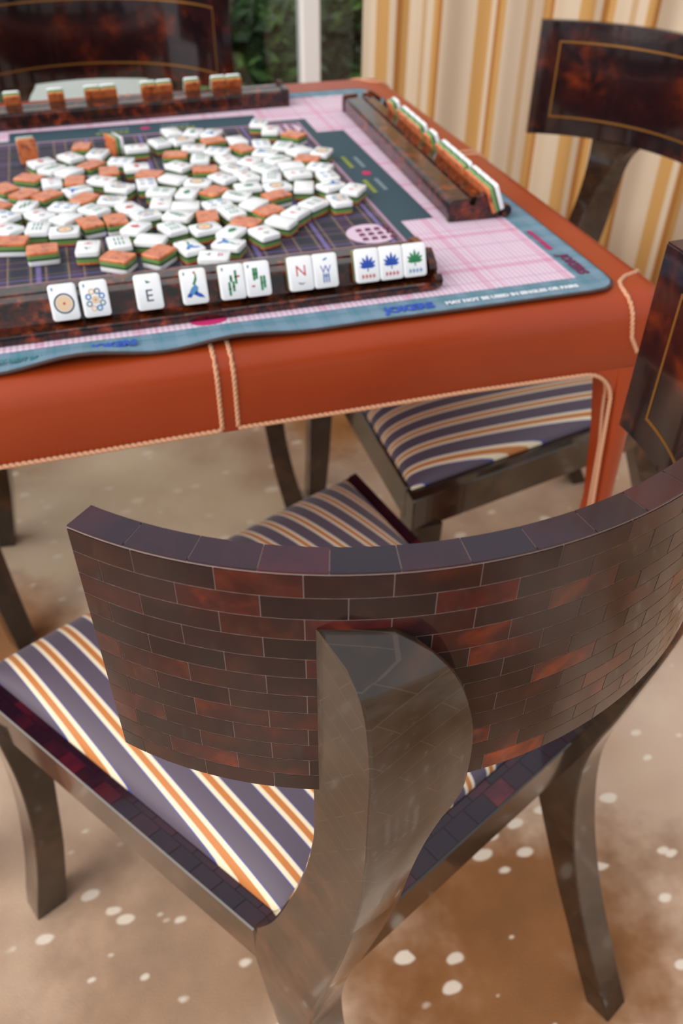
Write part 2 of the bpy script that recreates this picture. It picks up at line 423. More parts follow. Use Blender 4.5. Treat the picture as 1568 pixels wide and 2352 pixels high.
# ------------------------------------------------------------------ leather table
TA, TH = .457, .74
table = thing('leather_table', 'square orange leather game table with cream stitched seams', 'table')
b = MB()
rs = []
apz = .660
for ins, z in ((.03, .702), (.03, apz), (.0015, apz), (0, apz + .0015), (0, TH - .026)): rs.append(rrect(-TA + ins, TA - ins, -TA + ins, TA - ins, max(.034 - ins, .004), z, 7))
for i in range(1, 8):
    a = PI / 2 * i / 7; ins = .026 * (1 - math.cos(a)); rs.append(rrect(-TA + ins, TA - ins, -TA + ins, TA - ins, .034 - ins, TH - .026 + .026 * math.sin(a), 7))
b.rings(rs)
body = link('top', b.me('top', True, 50), M['leather'], table)
legtab = [(0, .424), (.3, .424), (.47, .424), (.56, .417), (.62, .410), (.662, .405)]
for sx in (1, -1):
    for sy_ in (1, -1):
        b = MB(); rs = []
        for z, xi in legtab:
            r = rrect(xi, TA, xi, TA, .006, z, 6)
            r = []
            for (cx_, cy_, a0, rad) in ((TA - .034, TA - .034, 0, .034), (xi + .004, TA - .004, PI / 2, .004), (xi + .004, xi + .004, PI, .004), (TA - .004, xi + .004, 1.5 * PI, .004)):
                if rad > .01 and TA - xi < .034: rad_ = TA - xi - .004
                else: rad_ = rad
                for i in range(7):
                    a = a0 + PI / 2 * i / 6
                    c0 = (TA - rad_ if rad > .01 else cx_); c1 = (TA - rad_ if rad > .01 else cy_)
                    r.append(((c0 + rad_ * math.cos(a)) * sx, (c1 + rad_ * math.sin(a)) * sy_, z))
            rs.append(r)
        b.rings(rs)
        # curved gussets where the apron turns into the leg, on both outer faces
        for sw in (0, 1):
            prof = [(.407, .662)] + [(.365 + .043 * math.sin(t), .619 + .043 * math.cos(t)) for t in [PI / 2 * i / 10 for i in range(11)]]
            ring = lambda d: [((p if not sw else d) * sx, (d if not sw else p) * sy_, z) for p, z in prof]
            b.rings([ring(TA - .0004), ring(TA - .03)])
        link('leg', b.me('leg', True, 40), M['leather'], table)

def stitch_mesh(paths, name, r=.0021, step=.0052):
    """twisted thread: a row of slanted, tapering strands along each path"""
    b = MB()
    for pts in paths:
        pts = [Vector(p) for p in pts]; seg = [(q - p).length for p, q in zip(pts, pts[1:])]; L = sum(seg); n = max(2, int(L / step))
        def at(d):
            for p, q, l in zip(pts, pts[1:], seg):
                if d <= l: return p.lerp(q, d / max(l, 1e-9)), (q - p).normalized()
                d -= l
            return pts[-1], (pts[-1] - pts[-2]).normalized()
        for i in range(n):
            c, t = at(L * (i + .5) / n); e = t.orthogonal().normalized(); e2 = t.cross(e); h = L / n * .82
            for k in (0, 1):
                off = (e if k else -e) * r * .3; d = (t + .35 * (e2 if k else -e2)).normalized()
                b.tube([c + off - d * h, c + off - d * h * .5, c + off + d * h * .5, c + off + d * h], [r * .35, r * .8, r * .8, r * .35], 5)
    return b.me(name, True)
def stitching(paths, nm='stitching', **k):
    o = link(nm, stitch_mesh(paths, nm, **k), M['cord'], table); o['kind'] = 'stuff'; o['label'] = 'cream twisted stitching'; return o
def edge_profile(c, start, rot):
    """path over the top edge of one side at offset c: from the top, round the edge, down to the apron bottom"""
    P_ = ([(c, start, TH)] if start > -TA + .027 else []) + [(c, -TA + .026, TH)] + [(c, -TA + .026 - .026 * math.sin(a), TH - .026 + .026 * math.cos(a)) for a in [PI / 2 * i / 8 for i in range(1, 9)]] + [(c, -TA, apz + .006)]
    return [(x * math.cos(rot) - y * math.sin(rot), x * math.sin(rot) + y * math.cos(rot), z) for x, y, z in P_]
for kk in range(4):
    rot = kk * PI / 2
    stitching([edge_profile(-.0075, (-.45, -.405, -.365, -.405)[kk], rot), edge_profile(.0075, (-.45, -.405, -.365, -.405)[kk], rot)], 'centre_seam_stitching')
    R_ = lambda p: (p[0] * math.cos(rot) - p[1] * math.sin(rot), p[0] * math.sin(rot) + p[1] * math.cos(rot), p[2])
    arc = [(.365 + .040 * math.sin(t), -TA - .0006, .617 + .043 * math.cos(t)) for t in [PI / 2 * i / 10 for i in range(11)]]
    half = [(.0085, -TA - .0006, apz + .004)] + [(x, -TA - .0006, apz + .003) for x in (.12, .24)] + arc + [(.410, -TA - .0006, .55), (.419, -TA - .0006, .45), (.4195, -TA - .0006, .01)]
    half = [(x, y, z) for x, y, z in half]
    stitching([[R_(p) for p in half], [R_((-x, y, z)) for x, y, z in half]], 'apron_stitching')
    arc2 = [(.365 + .0425 * math.sin(t), -TA + .014, .619 + .0425 * math.cos(t)) for t in [PI / 2 * i / 10 for i in range(3, 11)]] + [(.4095, -TA + .014, .60), (.4165, -TA + .014, .555), (.4235, -TA + .014, .46), (.4235, -TA + .014, .01)]
    stitching([[R_(p) for p in arc2], [R_((-x, y, z)) for x, y, z in arc2]], 'leg_stitching', r=.0018)
    # corner panel seam, over the top and down the corner
    cs = [(.450, -.392, TH - .0070), (.444, -.398, TH - .0030), (.436, -.405, TH - .0006), (.420, -.412, TH + .0006), (.408, -.422, TH + .0006), (.4035, -.432, TH + .0003), (.4025, -.440, TH - .0008), (.4035, -.447, TH - .0042), (.4050, -.4525, TH - .0100), (.4065, -.4565, TH - .0180), (.408, -TA - .0006, TH - .028), (.412, -TA - .0006, TH - .045), (.4225, -TA - .0006, TH - .062)]
    stitching([[R_(p) for p in cs]], 'corner_stitching')

# ------------------------------------------------------------------ game mat
MC = (0.0, -.04); MZ = TH
gm = thing('game_mat', 'plaid mahjong play mat with blue border on the leather table', 'mat', (MC[0], MC[1], MZ))
def mat_lift(x, y):
    z = 0.0
    t = max(0.0, (-y - .352) / .048)
    e = 1 / (1 + math.exp((x - .05) / .04))
    z += .0040 * t * t * e * (1 + math.sin(x * 44 + .5))
    z += .0012 * t * t * (1 - e)
    return z
HM = .40
def corner_clip(x, y, h=HM, r=.028):
    ax, ay = abs(x), abs(y); dx, dy = ax - (h - r), ay - (h - r)
    if dx > 0 and dy > 0:
        l = math.hypot(dx, dy)
        k = max(dx, dy) / l if l > 0 else 1
        dx, dy = dx * k, dy * k
        return math.copysign(h - r + dx, x), math.copysign(h - r + dy, y)
    return x, y
brk = [HM, .367, .2885, .252, .249, .236, .232, .178, .12, .06, 0]
co_ = set()
for q in brk: co_.add(round(q, 5)); co_.add(round(-q, 5))
xs = sorted(co_)
def refine(l):
    out = []
    for a, c in zip(l, l[1:]):
        n = max(1, int((c - a) / .012)); out += [a + (c - a) * i / n for i in range(n)]
    return out + [l[-1]]
xs = refine(xs)
def region(x, y):
    ax, ay = abs(x), abs(y)
    if max(ax, ay) > .367: return 0
    m_ = max(ax, ay); o_ = min(ax, ay)
    if m_ < .232: return 3
    if m_ < .236: return 4
    if m_ < .249: return 2
    if m_ < .2885 and o_ < .178: return 2
    if m_ < .292 and o_ < .18: return 4
    return 1
v, f, mi = [], [], []
for y in xs:
    for x in xs:
        X, Y = corner_clip(x, y); v.append((X, Y, .0034 + mat_lift(X, Y)))
n = len(xs)
for j in range(n - 1):
    for i in range(n - 1):
        f.append((j * n + i, j * n + i + 1, (j + 1) * n + i + 1, (j + 1) * n + i)); mi.append(region((xs[i] + xs[i + 1]) / 2, (xs[j] + xs[j + 1]) / 2))
me = bpy.data.meshes.new('printed_cloth'); me.from_pydata(v, [], f); me.polygons.foreach_set('material_index', mi)
me.polygons.foreach_set('use_smooth', [True] * len(f))
for k in ('blueborder', 'pink', 'teal', 'navy', 'pinkline'): me.materials.append(M[k])
link('printed_cloth', me, None, gm)
# rubber edge and underside
bord = [corner_clip(x, -HM) for x in xs] + [corner_clip(HM, y) for y in xs[1:]] + [corner_clip(x, HM) for x in xs[::-1][1:]] + [corner_clip(-HM, y) for y in xs[::-1][1:-1]]
b = MB()
ringo = lambda s_, dz: [(x * s_, y * s_, dz + mat_lift(x, y)) for x, y in bord]
b.rings([ringo(.99, .0002), ringo(1.0, .0004), ringo(1.0028, .0018), ringo(1.0028, .0030), ringo(1.0005, .0037), ringo(.996, .0033)], caps=False)
link('rubber_edge', b.me('rubber_edge', True, 60), M['rubber'], gm)
def mat_text(txt, x, y, size, ink, rot=0, sx=1.0, bold=0.0004):
    me = text_mesh(txt, size, bold); me.materials.append(M[ink])
    o = link('lettering', me, None, gm, (x - MC[0], y - MC[1], .0037 + mat_lift(x - MC[0], y - MC[1]) + .0006)); o.rotation_euler = (0, 0, rot); o.scale = (sx, 1, 1)
    return o
mat_text('JOKERS', .182, -.4262, .0155, 'ink_blue', 0, .95, .0008)
mat_text('MAY NOT BE USED IN SINGLES OR PAIRS', .288, -.4268, .0082, 'ink_white', 0, .93)
mat_text('JOKERS', .3790, -.378, .0155, 'ink_maroon', -PI / 2, .95, .0008)
mat_text('MAY NOT BE USED', .3745, -.312, .0085, 'ink_magenta', -PI / 2, .72)
mat_text('MAY NOT BE USED', .330, .3185, .0100, 'ink_white', PI, .9)
mat_text('JOKERS', .386, .300, .0135, 'ink_white', -PI / 2)
mat_text('JOKERS', -.088, -.4235, .0130, 'ink_blue', 0, .9, .0006)
mat_text('MAY NOT BE USED', -.162, -.4265, .0085, 'ink_teal', 0, .8)
def print_poly(pts, ink, parent, z=.0039, nm='printed_mark'):
    me = bpy.data.meshes.new(nm); k = len(pts)
    me.from_pydata([(x, y, z) for x, y in pts] + [(x, y, z - .0002) for x, y in pts], [], [tuple(range(k))] + [(i, (i + 1) % k, k + (i + 1) % k, k + i) for i in range(k)])
    return link(nm, me, M[ink], parent)
def disc(x, y, rx, ry, n=18, a0=0, a1=2 * PI): return [(x + rx * math.cos(a0 + (a1 - a0) * i / n), y + ry * math.sin(a0 + (a1 - a0) * i / n)) for i in range(n)]
# short rows of small blurred marks on the teal bands, one magenta dot in the middle of each
for kk in range(4):
    rot = kk * PI / 2
    Rr = lambda pts: [(x * math.cos(rot) - y * math.sin(rot), x * math.sin(rot) + y * math.cos(rot)) for x, y in pts]
    print_poly(Rr(disc(.262, -.012, .006, .0075)), 'ink_magenta', gm)
    for ink, x, ys in (('ink_yellow', .251, (.028, .094)), ('ink_grey', .2665, (.026, .086))):
        for s_ in (1, -1):
            for q in range(6):
                y0 = s_ * (ys[0] + (ys[1] - ys[0]) * .72 * q / 6) - .012; w = .0035
                print_poly(Rr([(x - .003, y0 - w * .9), (x + .003, y0 - w * .7), (x + .0022, y0 + w), (x - .0026, y0 + w * .8)]), ink, gm)
    # printed roundels in the right-hand corners of the navy field
    if kk > 1: continue
    print_poly(Rr(disc(.204, -.204, .027, .027, 26, PI * .30, PI * 1.7 + .6)), 'ink_lilac', gm, .0040)
    for i in range(4):
        for j in range(3):
            x, y = .190 + i * .0105, -.222 + j * .0125
            print_poly(Rr([(x, y), (x + .0075, y + .001), (x + .0068, y + .0085), (x + .001, y + .0078)]), 'ink_maroon', gm, .0043)
print_poly(disc(-.002, -.396 - MC[1], .017, .010), 'ink_magenta', gm, .0042)

# ------------------------------------------------------------------ tiles
TW, TL, TT = .0236, .0314, .0140
def slab(z0, z1, bev0=0.0, bev1=0.0):
    b = MB(); w, l = TW / 2, TL / 2; rs = []
    if bev0: rs.append(rrect(-w + bev0, w - bev0, -l + bev0, l - bev0, .0022, z0, 3)); rs.append(rrect(-w, w, -l, l, .003, z0 + bev0, 3))
    else: rs.append(rrect(-w, w, -l, l, .003, z0, 3))
    if bev1: rs.append(rrect(-w, w, -l, l, .003, z1 - bev1, 3)); rs.append(rrect(-w + bev1 * .35, w - bev1 * .35, -l + bev1 * .35, l - bev1 * .35, .0027, z1 - bev1 * .3, 3)); rs.append(rrect(-w + bev1, w - bev1, -l + bev1, l - bev1, .0022, z1, 3))
    else: rs.append(rrect(-w, w, -l, l, .003, z1, 3))
    b.rings(rs); return b.me('tile_layer', True, 35)
ME_BACK = slab(0, .0027, .0008); ME_GREEN = slab(.0027, .0064); ME_DARK = slab(.0064, .0088); ME_FACE = slab(.0088, TT, 0, .0011)
for me, k in ((ME_BACK, 'tile_back'), (ME_DARK, 'tile_dark'), (ME_GREEN, 'tile_green'), (ME_FACE, 'tile_white')): me.materials.append(M[k])
INKS = {}
def ink_mesh(key, polys):
    """polys: list of (points, ink name) on the tile face"""
    if key in INKS: return INKS[key]
    names = []; v, f, mi = [], [], []
    for pts, ink in polys:
        if ink not in names: names.append(ink)
        k = len(v); v += [(x, y, TT + .0001) for x, y in pts]; f.append(tuple(range(k, k + len(pts)))); mi.append(names.index(ink))
    me = bpy.data.meshes.new('print'); me.from_pydata(v, [], f); me.polygons.foreach_set('material_index', mi)
    for n_ in names: me.materials.append(M[n_])
    INKS[key] = me; return me
def ringpoly(x, y, r0, r1, n=20):
    out = []
    for i in range(n):
        a, c = 2 * PI * i / n, 2 * PI * (i + 1) / n
        out.append([(x + r0 * math.cos(a), y + r0 * math.sin(a)), (x + r1 * math.cos(a), y + r1 * math.sin(a)), (x + r1 * math.cos(c), y + r1 * math.sin(c)), (x + r0 * math.cos(c), y + r0 * math.sin(c))])
    return out
def rect(x, y, w, h, a=0): return [(x + (dx * w * math.cos(a) - dy * h * math.sin(a)) / 2, y + (dx * w * math.sin(a) + dy * h * math.cos(a)) / 2) for dx, dy in ((-1, -1), (1, -1), (1, 1), (-1, 1))]
def petal(x, y, l, w, a):
    c, s_ = math.cos(a), math.sin(a)
    return [(x + u * l * c - v_ * w * s_, y + u * l * s_ + v_ * w * c) for u, v_ in ((0, 0), (.3, .4), (.6, .5), (.85, .3), (1, 0), (.85, -.3), (.6, -.5), (.3, -.4))]
def letter_polys(ch, x, y, size, ink):
    me = text_mesh(ch, size); out = []
    for p in me.polygons:
        if p.normal.z > .5: out.append(([(me.vertices[i].co.x + x, me.vertices[i].co.y + y) for i in p.vertices], ink))
    bpy.data.meshes.remove(me); return out
def pr(kind):
    P_ = []
    idx = lambda ink: P_.append((rect(-.0082, .0118, .0014, .0026), ink))
    if kind == 'dot1':
        P_ += [(q, 'ink_dark') for q in ringpoly(0, -.001, .0074, .0088)] + [(q, 'ink_tan') for q in ringpoly(0, -.001, .0012, .0068)] + [(disc(0, -.001, .0012, .0012, 10), 'ink_red')]; idx('ink_sky')
    elif kind == 'dot8':
        for i in range(8):
            a = PI / 8 + i * PI / 4; x, y = .0062 * math.cos(a), .0078 * math.sin(a) - .001; ink = ('ink_sky', 'ink_grey', 'ink_tan')[i % 3]
            P_ += [(q, ink) for q in ringpoly(x, y, .0014, .0028, 12)]
        P_ += [(q, 'ink_tan') for q in ringpoly(0, -.001, .0012, .0034, 14)] + [(disc(0, -.001, .0009, .0009, 8), 'ink_red')]; idx('ink_sky')
    elif kind == 'E': P_ += letter_polys('E', 0, -.0035, .015, 'ink_dark') + [([(-.002, .0105), (.003, .0085), (-.001, .0075)], 'ink_green')]
    elif kind == 'N': P_ += letter_polys('N', 0, .002, .014, 'ink_red') + [([(-.004, -.0075), (-.002, -.0095), (.001, -.0098), (.004, -.0078), (.0015, -.0088), (-.001, -.0086)], 'ink_dark')]
    elif kind == 'W': P_ += letter_polys('W', 0, .001, .010, 'ink_blue') + [(rect(x_, -.0065, .0012, .0085), 'ink_blue') for x_ in (-.0025, 0, .0025)] + [(rect(0, -.0045, .006, .0012), 'ink_sky')] + [(rect(0, .0105, .004, .0016, .4), 'ink_sky')]
    elif kind == 'bird':
        P_ += [([(.0005, .001), (.003, .006), (.0028, .0105), (.0012, .0125), (.0016, .009), (.0005, .006), (-.0015, .002)], 'ink_green')]
        P_ += [([(-.006, -.006), (-.003, -.001), (.001, .002), (.0035, -.001), (.0025, -.005), (-.001, -.0072)], 'ink_sky')]
        P_ += [([(.001, -.004), (.006, -.007), (.0085, -.0105), (.003, -.0095), (-.001, -.007)], 'ink_blue'), ([(-.008, -.0085), (-.006, -.0055), (-.002, -.0065), (-.004, -.0095)], 'ink_blue'), (disc(.0012, .0122, .0011, .0011, 8), 'ink_red')]; idx('ink_grey')
    elif kind in ('bam4', 'bam5'):
        for x, y, l in (((-.003, -.006, .012), (.0035, .004, .012), (.0008, -.004, .009), (-.001, .003, .006)) if kind == 'bam4' else ((-.0035, .0045, .011), (.003, -.004, .013), (.0058, -.003, .011), (-.001, .005, .010))):
            P_.append((rect(x, y, .0022, l), 'ink_green')); P_.append((rect(x, y, .0028, .0010), 'ink_teal'))
        P_.append((rect(-.005 if kind == 'bam5' else .0058, -.006 if kind == 'bam5' else .0045, .003, .0016), 'ink_red')); idx('ink_green')
    elif kind.startswith('lotus'):
        ink, cap = (('ink_blue', 'ink_red'), ('ink_blue', 'ink_red'), ('ink_green', 'ink_sky'))[int(kind[-1])]
        for a, l in ((90, .0120), (63, .0108), (117, .0108), (37, .0098), (143, .0098), (12, .0080), (168, .0080)): P_.append((petal(0, -.002, l, .0029, math.radians(a)), ink))
        P_.append((rect(0, -.0035, .0012, .004), ink))
        for k in range(4): P_.append((rect(-.0054 + k * .0036, -.0098, .0016, .0036), cap)); P_.append((rect(-.0047 + k * .0036, -.0098, .0024, .0008), cap))
    elif kind == 'dots': P_ += [(q, ('ink_grey', 'ink_sky')[i % 2]) for i in range(4) for q in ringpoly((-.005, .005)[i % 2], (-.006, .006)[i // 2], .0015, .0032, 10)]; idx('ink_sky')
    elif kind == 'char': P_ += [(rect(0, -.005, .009, .0012), 'ink_red'), (rect(0, -.008, .007, .001), 'ink_red'), (rect(0, -.0065, .0012, .006), 'ink_red'), (rect(0, .005, .007, .0012), 'ink_dark'), (rect(.001, .006, .0012, .007, .4), 'ink_dark')]
    elif kind == 'bams': P_ += [(rect((-.004, 0, .004)[i % 3], (-.0055, .0055)[i // 3], .0016, .008), ('ink_green', 'ink_teal')[i % 2]) for i in range(6)]
    elif kind == 'dragon': P_ += [(petal(0, -.006, .014, .008, PI / 2), 'ink_green'), (petal(-.002, .002, .007, .004, .5), 'ink_teal')]
    elif kind == 'red': P_ += [(petal(-.006, 0, .012, .007, .1), 'ink_red'), (petal(0, -.005, .009, .004, 1.6), 'ink_red')]
    return ink_mesh(kind, P_)
def make_tile(M4, label, kind=None, group=None, up=True, name='mahjong_tile'):
    t = thing(name, label, 'game tile', group=group); t.matrix_world = M4
    link('tile_back', ME_BACK, None, t); link('dark_layer', ME_DARK, None, t); link('green_layer', ME_GREEN, None, t); link('tile_face', ME_FACE, None, t)
    if kind: link('tile_print', pr(kind), None, t)
    return t

PILE = [(-0.0823, 0.1145, 2.96, "O"),(-0.0131, 0.089, 1.61, "W"),(0.0194, 0.1048, 0.3, "W"),(0.0413, 0.1491, 0.18, "W"),(0.0489, 0.107, 1.95, "W"),(0.07, 0.1374, 2.73, "W"),(0.0942, 0.1275, 2.6, "W"),(-0.0986, 0.0738, 0.55, "W"),(-0.0641, 0.0789, 2.74, "W"),(-0.1351, 0.0611, 1.97, "W"),(-0.1233, 0.0328, 2.43, "W"),(-0.103, 0.0162, 2.35, "W"),(-0.0377, 0.0391, 1.26, "W"),(-0.0749, 0.0352, 2.39, "O"),(-0.0558, 0.0031, 0.0, "O"),(-0.151, 0.0045, 1.0, "O"),(-0.125, -0.02, 0.04, "W"),(-0.0981, -0.0206, 3.06, "O"),(-0.1788, -0.0245, 0.56, "O"),(-0.1569, -0.0516, 2.37, "O"),(-0.1316, -0.0628, 2.29, "O"),(-0.0972, -0.055, 2.0, "W"),(-0.067, -0.0275, 1.01, "W"),(-0.0482, -0.0574, 0.99, "W"),(-0.0215, 0.0101, 1.57, "W"),(-0.0088, -0.0203, 1.12, "O"),(0.0163, -0.0441, 0.9, "W"),(-0.0162, -0.052, 3.13, "W"),(-0.0033, -0.0854, 1.15, "W"),(0.0304, 0.0012, 0.68, "W"),(0.0323, 0.0467, 1.34, "O"),(0.0597, 0.0687, 1.41, "W"),(0.061, 0.0233, 2.93, "W"),(0.0598, -0.0214, 1.43, "O"),(0.0434, -0.0661, 1.23, "W"),(0.0259, -0.0984, 2.73, "W"),(0.0567, -0.1015, 2.32, "O"),(-0.0904, -0.085, 2.48, "O"),(-0.0606, -0.0984, 1.29, "W"),(-0.0442, -0.1297, 0.39, "W"),(-0.1561, -0.0918, 2.84, "W"),(-0.1879, -0.0855, 2.34, "O"),(-0.1146, -0.1062, 1.13, "W"),(-0.0827, -0.1233, 0.71, "W"),(-0.1412, -0.1241, 0.58, "W"),(-0.1789, -0.1159, 0.78, "W"),(-0.1755, -0.1544, 0.77, "W"),(-0.1441, -0.1614, 2.98, "W"),(-0.114, -0.1408, 2.37, "W"),(-0.1172, -0.1776, 1.48, "W"),(-0.0895, -0.1612, 0.29, "O"),(-0.0621, -0.1604, 0.1, "O"),(-0.0081, -0.1233, 2.93, "W"),(-0.0291, -0.155, 1.9, "W"),(-0.0434, -0.1888, 2.53, "W"),(0.0052, -0.166, 1.08, "W"),(0.0175, -0.1391, 1.37, "W"),(0.0358, -0.1781, 3.07, "O"),(-0.0058, -0.1998, 0.35, "W"),(-0.17, -0.1912, 1.35, "O"),(-0.141, -0.2218, 1.57, "O"),(-0.0961, -0.2291, 3.0, "W"),(-0.0644, -0.2251, 0.06, "W"),(-0.0316, -0.2254, 1.17, "W"),(-0.0691, -0.2621, 0.97, "O"),(-0.0279, -0.2609, 2.4, "O"),(0.0038, -0.2557, 0.32, "W"),(0.024, -0.2859, 1.28, "W"),(0.1684, 0.1591, 2.75, "W"),(0.1761, 0.1216, 2.88, "W"),(0.2023, 0.0904, 0.73, "O"),(0.1216, 0.0862, 0.17, "W"),(0.15, 0.0616, 3.04, "W"),(0.0899, 0.0937, 1.75, "O"),(0.1209, 0.0506, 0.46, "O"),(0.088, 0.0475, 1.06, "W"),(0.0929, 0.0122, 0.19, "W"),(0.1754, 0.0466, 2.64, "W"),(0.1916, 0.0203, 2.06, "W"),(0.2185, 0.0061, 2.55, "W"),(0.1937, -0.0153, 1.05, "O"),(0.1465, 0.0231, 1.11, "W"),(0.0748, -0.0569, 0.6, "W"),(0.0954, -0.0248, 0.64, "W"),(0.1194, -0.0054, 2.49, "W"),(0.1556, -0.0079, 2.01, "W"),(0.1671, -0.0356, 1.59, "W"),(0.2007, -0.0496, 0.99, "W"),(0.1326, -0.0361, 0.58, "W"),(0.1672, -0.0678, 1.7, "W"),(0.2005, -0.085, 0.06, "W"),(0.1048, -0.0589, 0.31, "W"),(0.1329, -0.0727, 2.92, "W"),(0.1629, -0.1136, 2.87, "W"),(0.1323, -0.1055, 1.79, "W"),(0.0981, -0.097, 1.62, "W"),(0.1945, -0.119, 2.07, "W"),(0.217, -0.1383, 2.46, "W"),(0.1905, -0.1681, 0.08, "W"),(0.1242, -0.1343, 1.92, "O"),(0.0802, -0.1221, 1.1, "W"),(0.0934, -0.1532, 2.34, "W"),(0.0528, -0.1438, 1.84, "W"),(0.0643, -0.1712, 0.28, "W"),(0.1047, -0.1796, 2.06, "O"),(0.0732, -0.2058, 0.95, "O"),(0.1327, -0.192, 2.34, "W"),(0.1589, -0.171, 2.19, "W"),(0.1109, -0.2133, 0.85, "W"),(0.028, -0.2101, 1.83, "W"),(0.0528, -0.2288, 2.45, "W"),(0.0439, -0.2591, 0.99, "W"),(0.0857, -0.2393, 0.36, "W")]
kinds = ['dots', 'char', 'bams', None, 'dot1', 'dragon', 'bird', 'char', 'dot8', 'red', 'bam4', None, 'dots', 'bams', 'char']
ZM = TH + .0040
rnd = random.Random(3)
SPECIAL = {68: 'white tile farthest from us at the back of the heap, touching another', 69: 'white tile just in front of the farthest tile at the back of the heap', 70: 'amber face-down tile lying apart at the far right corner of the heap',
           97: 'rightmost white tile of the heap on the plaid mat', 98: 'white tile just in front of the rightmost tile of the heap', 64: 'amber face-down tile nearest the near rack', 60: 'amber face-down tile at the near left edge of the heap, alone',
           67: 'white tile nearest the near rack, at the front of the heap'}
for i, (x, y, a, k) in enumerate(PILE):
    a += PI * rnd.randint(0, 1)
    if k == 'W':
        make_tile(Matrix.Translation((x, y, ZM)) @ Matrix.Rotation(a, 4, 'Z'), SPECIAL.get(i, 'white face-up mahjong tile lying loose in the heap on the plaid mat'), kinds[i % len(kinds)], 'loose face-up tiles on the mat')
    else:
        make_tile(Matrix.Translation((x, y, ZM + TT)) @ Matrix.Rotation(a, 4, 'Z') @ Matrix.Rotation(PI, 4, 'X'), SPECIAL.get(i, 'amber-backed mahjong tile lying face down in the heap on the mat'), None, 'loose face-down tiles on the mat')
# two tiles left standing at the far side of the heap
make_tile(Matrix.Translation((-.150, .098, ZM + TL / 2)) @ Matrix.Rotation(.1, 4, 'Z') @ Matrix.Rotation(-PI / 2, 4, 'X') @ Matrix.Rotation(0, 4, 'Z'), 'mahjong tile standing on end with its amber back to us, far left of the heap')
make_tile(Matrix.Translation((-.046, .112, ZM + TW / 2)) @ Matrix.Rotation(.35, 4, 'Z') @ Matrix.Rotation(PI / 2, 4, 'Y') @ Matrix.Rotation(0, 4, 'Z'), 'mahjong tile standing on its long edge at the far side of the heap')

# ------------------------------------------------------------------ racks
RPROF = [(0, 0), (0, .0065), (.004, .0065), (.0045, .004), (.0245, .004), (.0315, .0215), (.0335, .0225), (.046, .0222), (.0475, .0190), (.050, .0190), (.0515, .0220), (.070, .0210), (.0735, .0200), (.075, .0175), (.075, 0)]
RL = .235
def make_rack(loc, rz, label):
    t = thing('tile_rack', label, 'tile rack', loc, rz)
    def ext(prof, x0, x1, nm):
        b = MB(); b.rings([[(x0, s_, z) for s_, z in prof], [(x1, s_, z) for s_, z in prof]]); return link(nm, b.me(nm), M['rack'], t)
    ext(RPROF, -RL + .008, RL - .008, 'rack_body')
    for s_ in (1, -1):
        x0, x1 = sorted((s_ * (RL - .0079), s_ * RL))
        ext([(.016, 0), (.016, .014), (.019, .019), (.033, .0275), (.036, .0275), (.038, .025), (.044, .0245), (.046, .016), (.052, .016), (.054, .0245), (.074, .0235), (.0765, .020), (.0765, 0)], x0, x1, 'end_cap')
        b = MB(); b.rings([[(x0, y, z) for y, z in disc(.006, .0065, .006, .0065, 12)], [(x1, y, z) for y, z in disc(.006, .0065, .006, .0065, 12)]]); link('end_knob', b.me('end_knob', True, 40), M['rack'], t)
    t2 = t.matrix_basis.copy(); return t, Matrix.Translation(loc) @ Matrix.Rotation(rz, 4, 'Z')
tilt = math.radians(22)
def rack_tile(RM, x, label, kind=None, group=None):
    # tile stands on the ledge, leaning back on the sloped wall, face to the player (-y of the rack)
    up = Vector((0, math.sin(tilt), math.cos(tilt))); nn = Vector((0, -math.cos(tilt), math.sin(tilt))); xx = Vector((1, 0, 0))
    bb = Vector((x, .0243, .0045))                               # lower back edge of the tile
    o = bb + up * (TL / 2 + .0004) + nn * .0004
    o.z += .0002
    L4 = Matrix(((xx.x, up.x, nn.x, o.x), (xx.y, up.y, nn.y, o.y), (xx.z, up.z, nn.z, o.z), (0, 0, 0, 1)))
    return make_tile(RM @ L4, label, kind, group)
RZ = TH + .0049
r1, RM1 = make_rack((-.008, -.3965, RZ), 0.0, 'tortoiseshell tile rack nearest the chair, its tile faces toward us')
def px2x(px, py): # x on the face of the near rack from the picture
    u, v_ = (px - 784) / FPX, -(py - 1176) / FPX
    d = rgt * u + upv * v_ + fwd; t = (-.380 - CAM.y) / d.y; return (CAM + d * t).x
front = [(150, 708, 'dot1', 'white tile printed with one large ring, leftmost in the near rack'), (222, 700, 'dot8', 'white tile with a flower of eight rings in the near rack'),
         (344, 685, 'E', 'white tile printed with a dark letter E in the near rack'), (448, 672, 'bird', 'white tile with a blue and green bird in the near rack'),
         (535, 662, 'bam4', 'white bamboo tile left of its pair in the near rack'), (592, 656, 'bam5', 'white bamboo tile with a red mark, right of its pair in the near rack'),
         (692, 643, 'N', 'white tile printed with a red letter N in the near rack'), (746, 637, 'W', 'white tile with a blue W beside the red N'),
         (844, 625, 'lotus0', 'blue lotus tile, left of the three flower tiles'), (896, 618, 'lotus1', 'blue lotus tile, middle of the three flower tiles'), (948, 612, 'lotus2', 'green lotus tile at the right end of the near rack')]
xs_ = [px2x(a, c) for a, c, *_ in front]
for i in range(1, len(xs_)):
    if xs_[i] - xs_[i - 1] < TW + .0003: xs_[i] = xs_[i - 1] + TW + .0003
for x, (a, c, k, lab) in zip(xs_, front): rack_tile(RM1, x + .008, lab, k, 'tiles in the near rack')
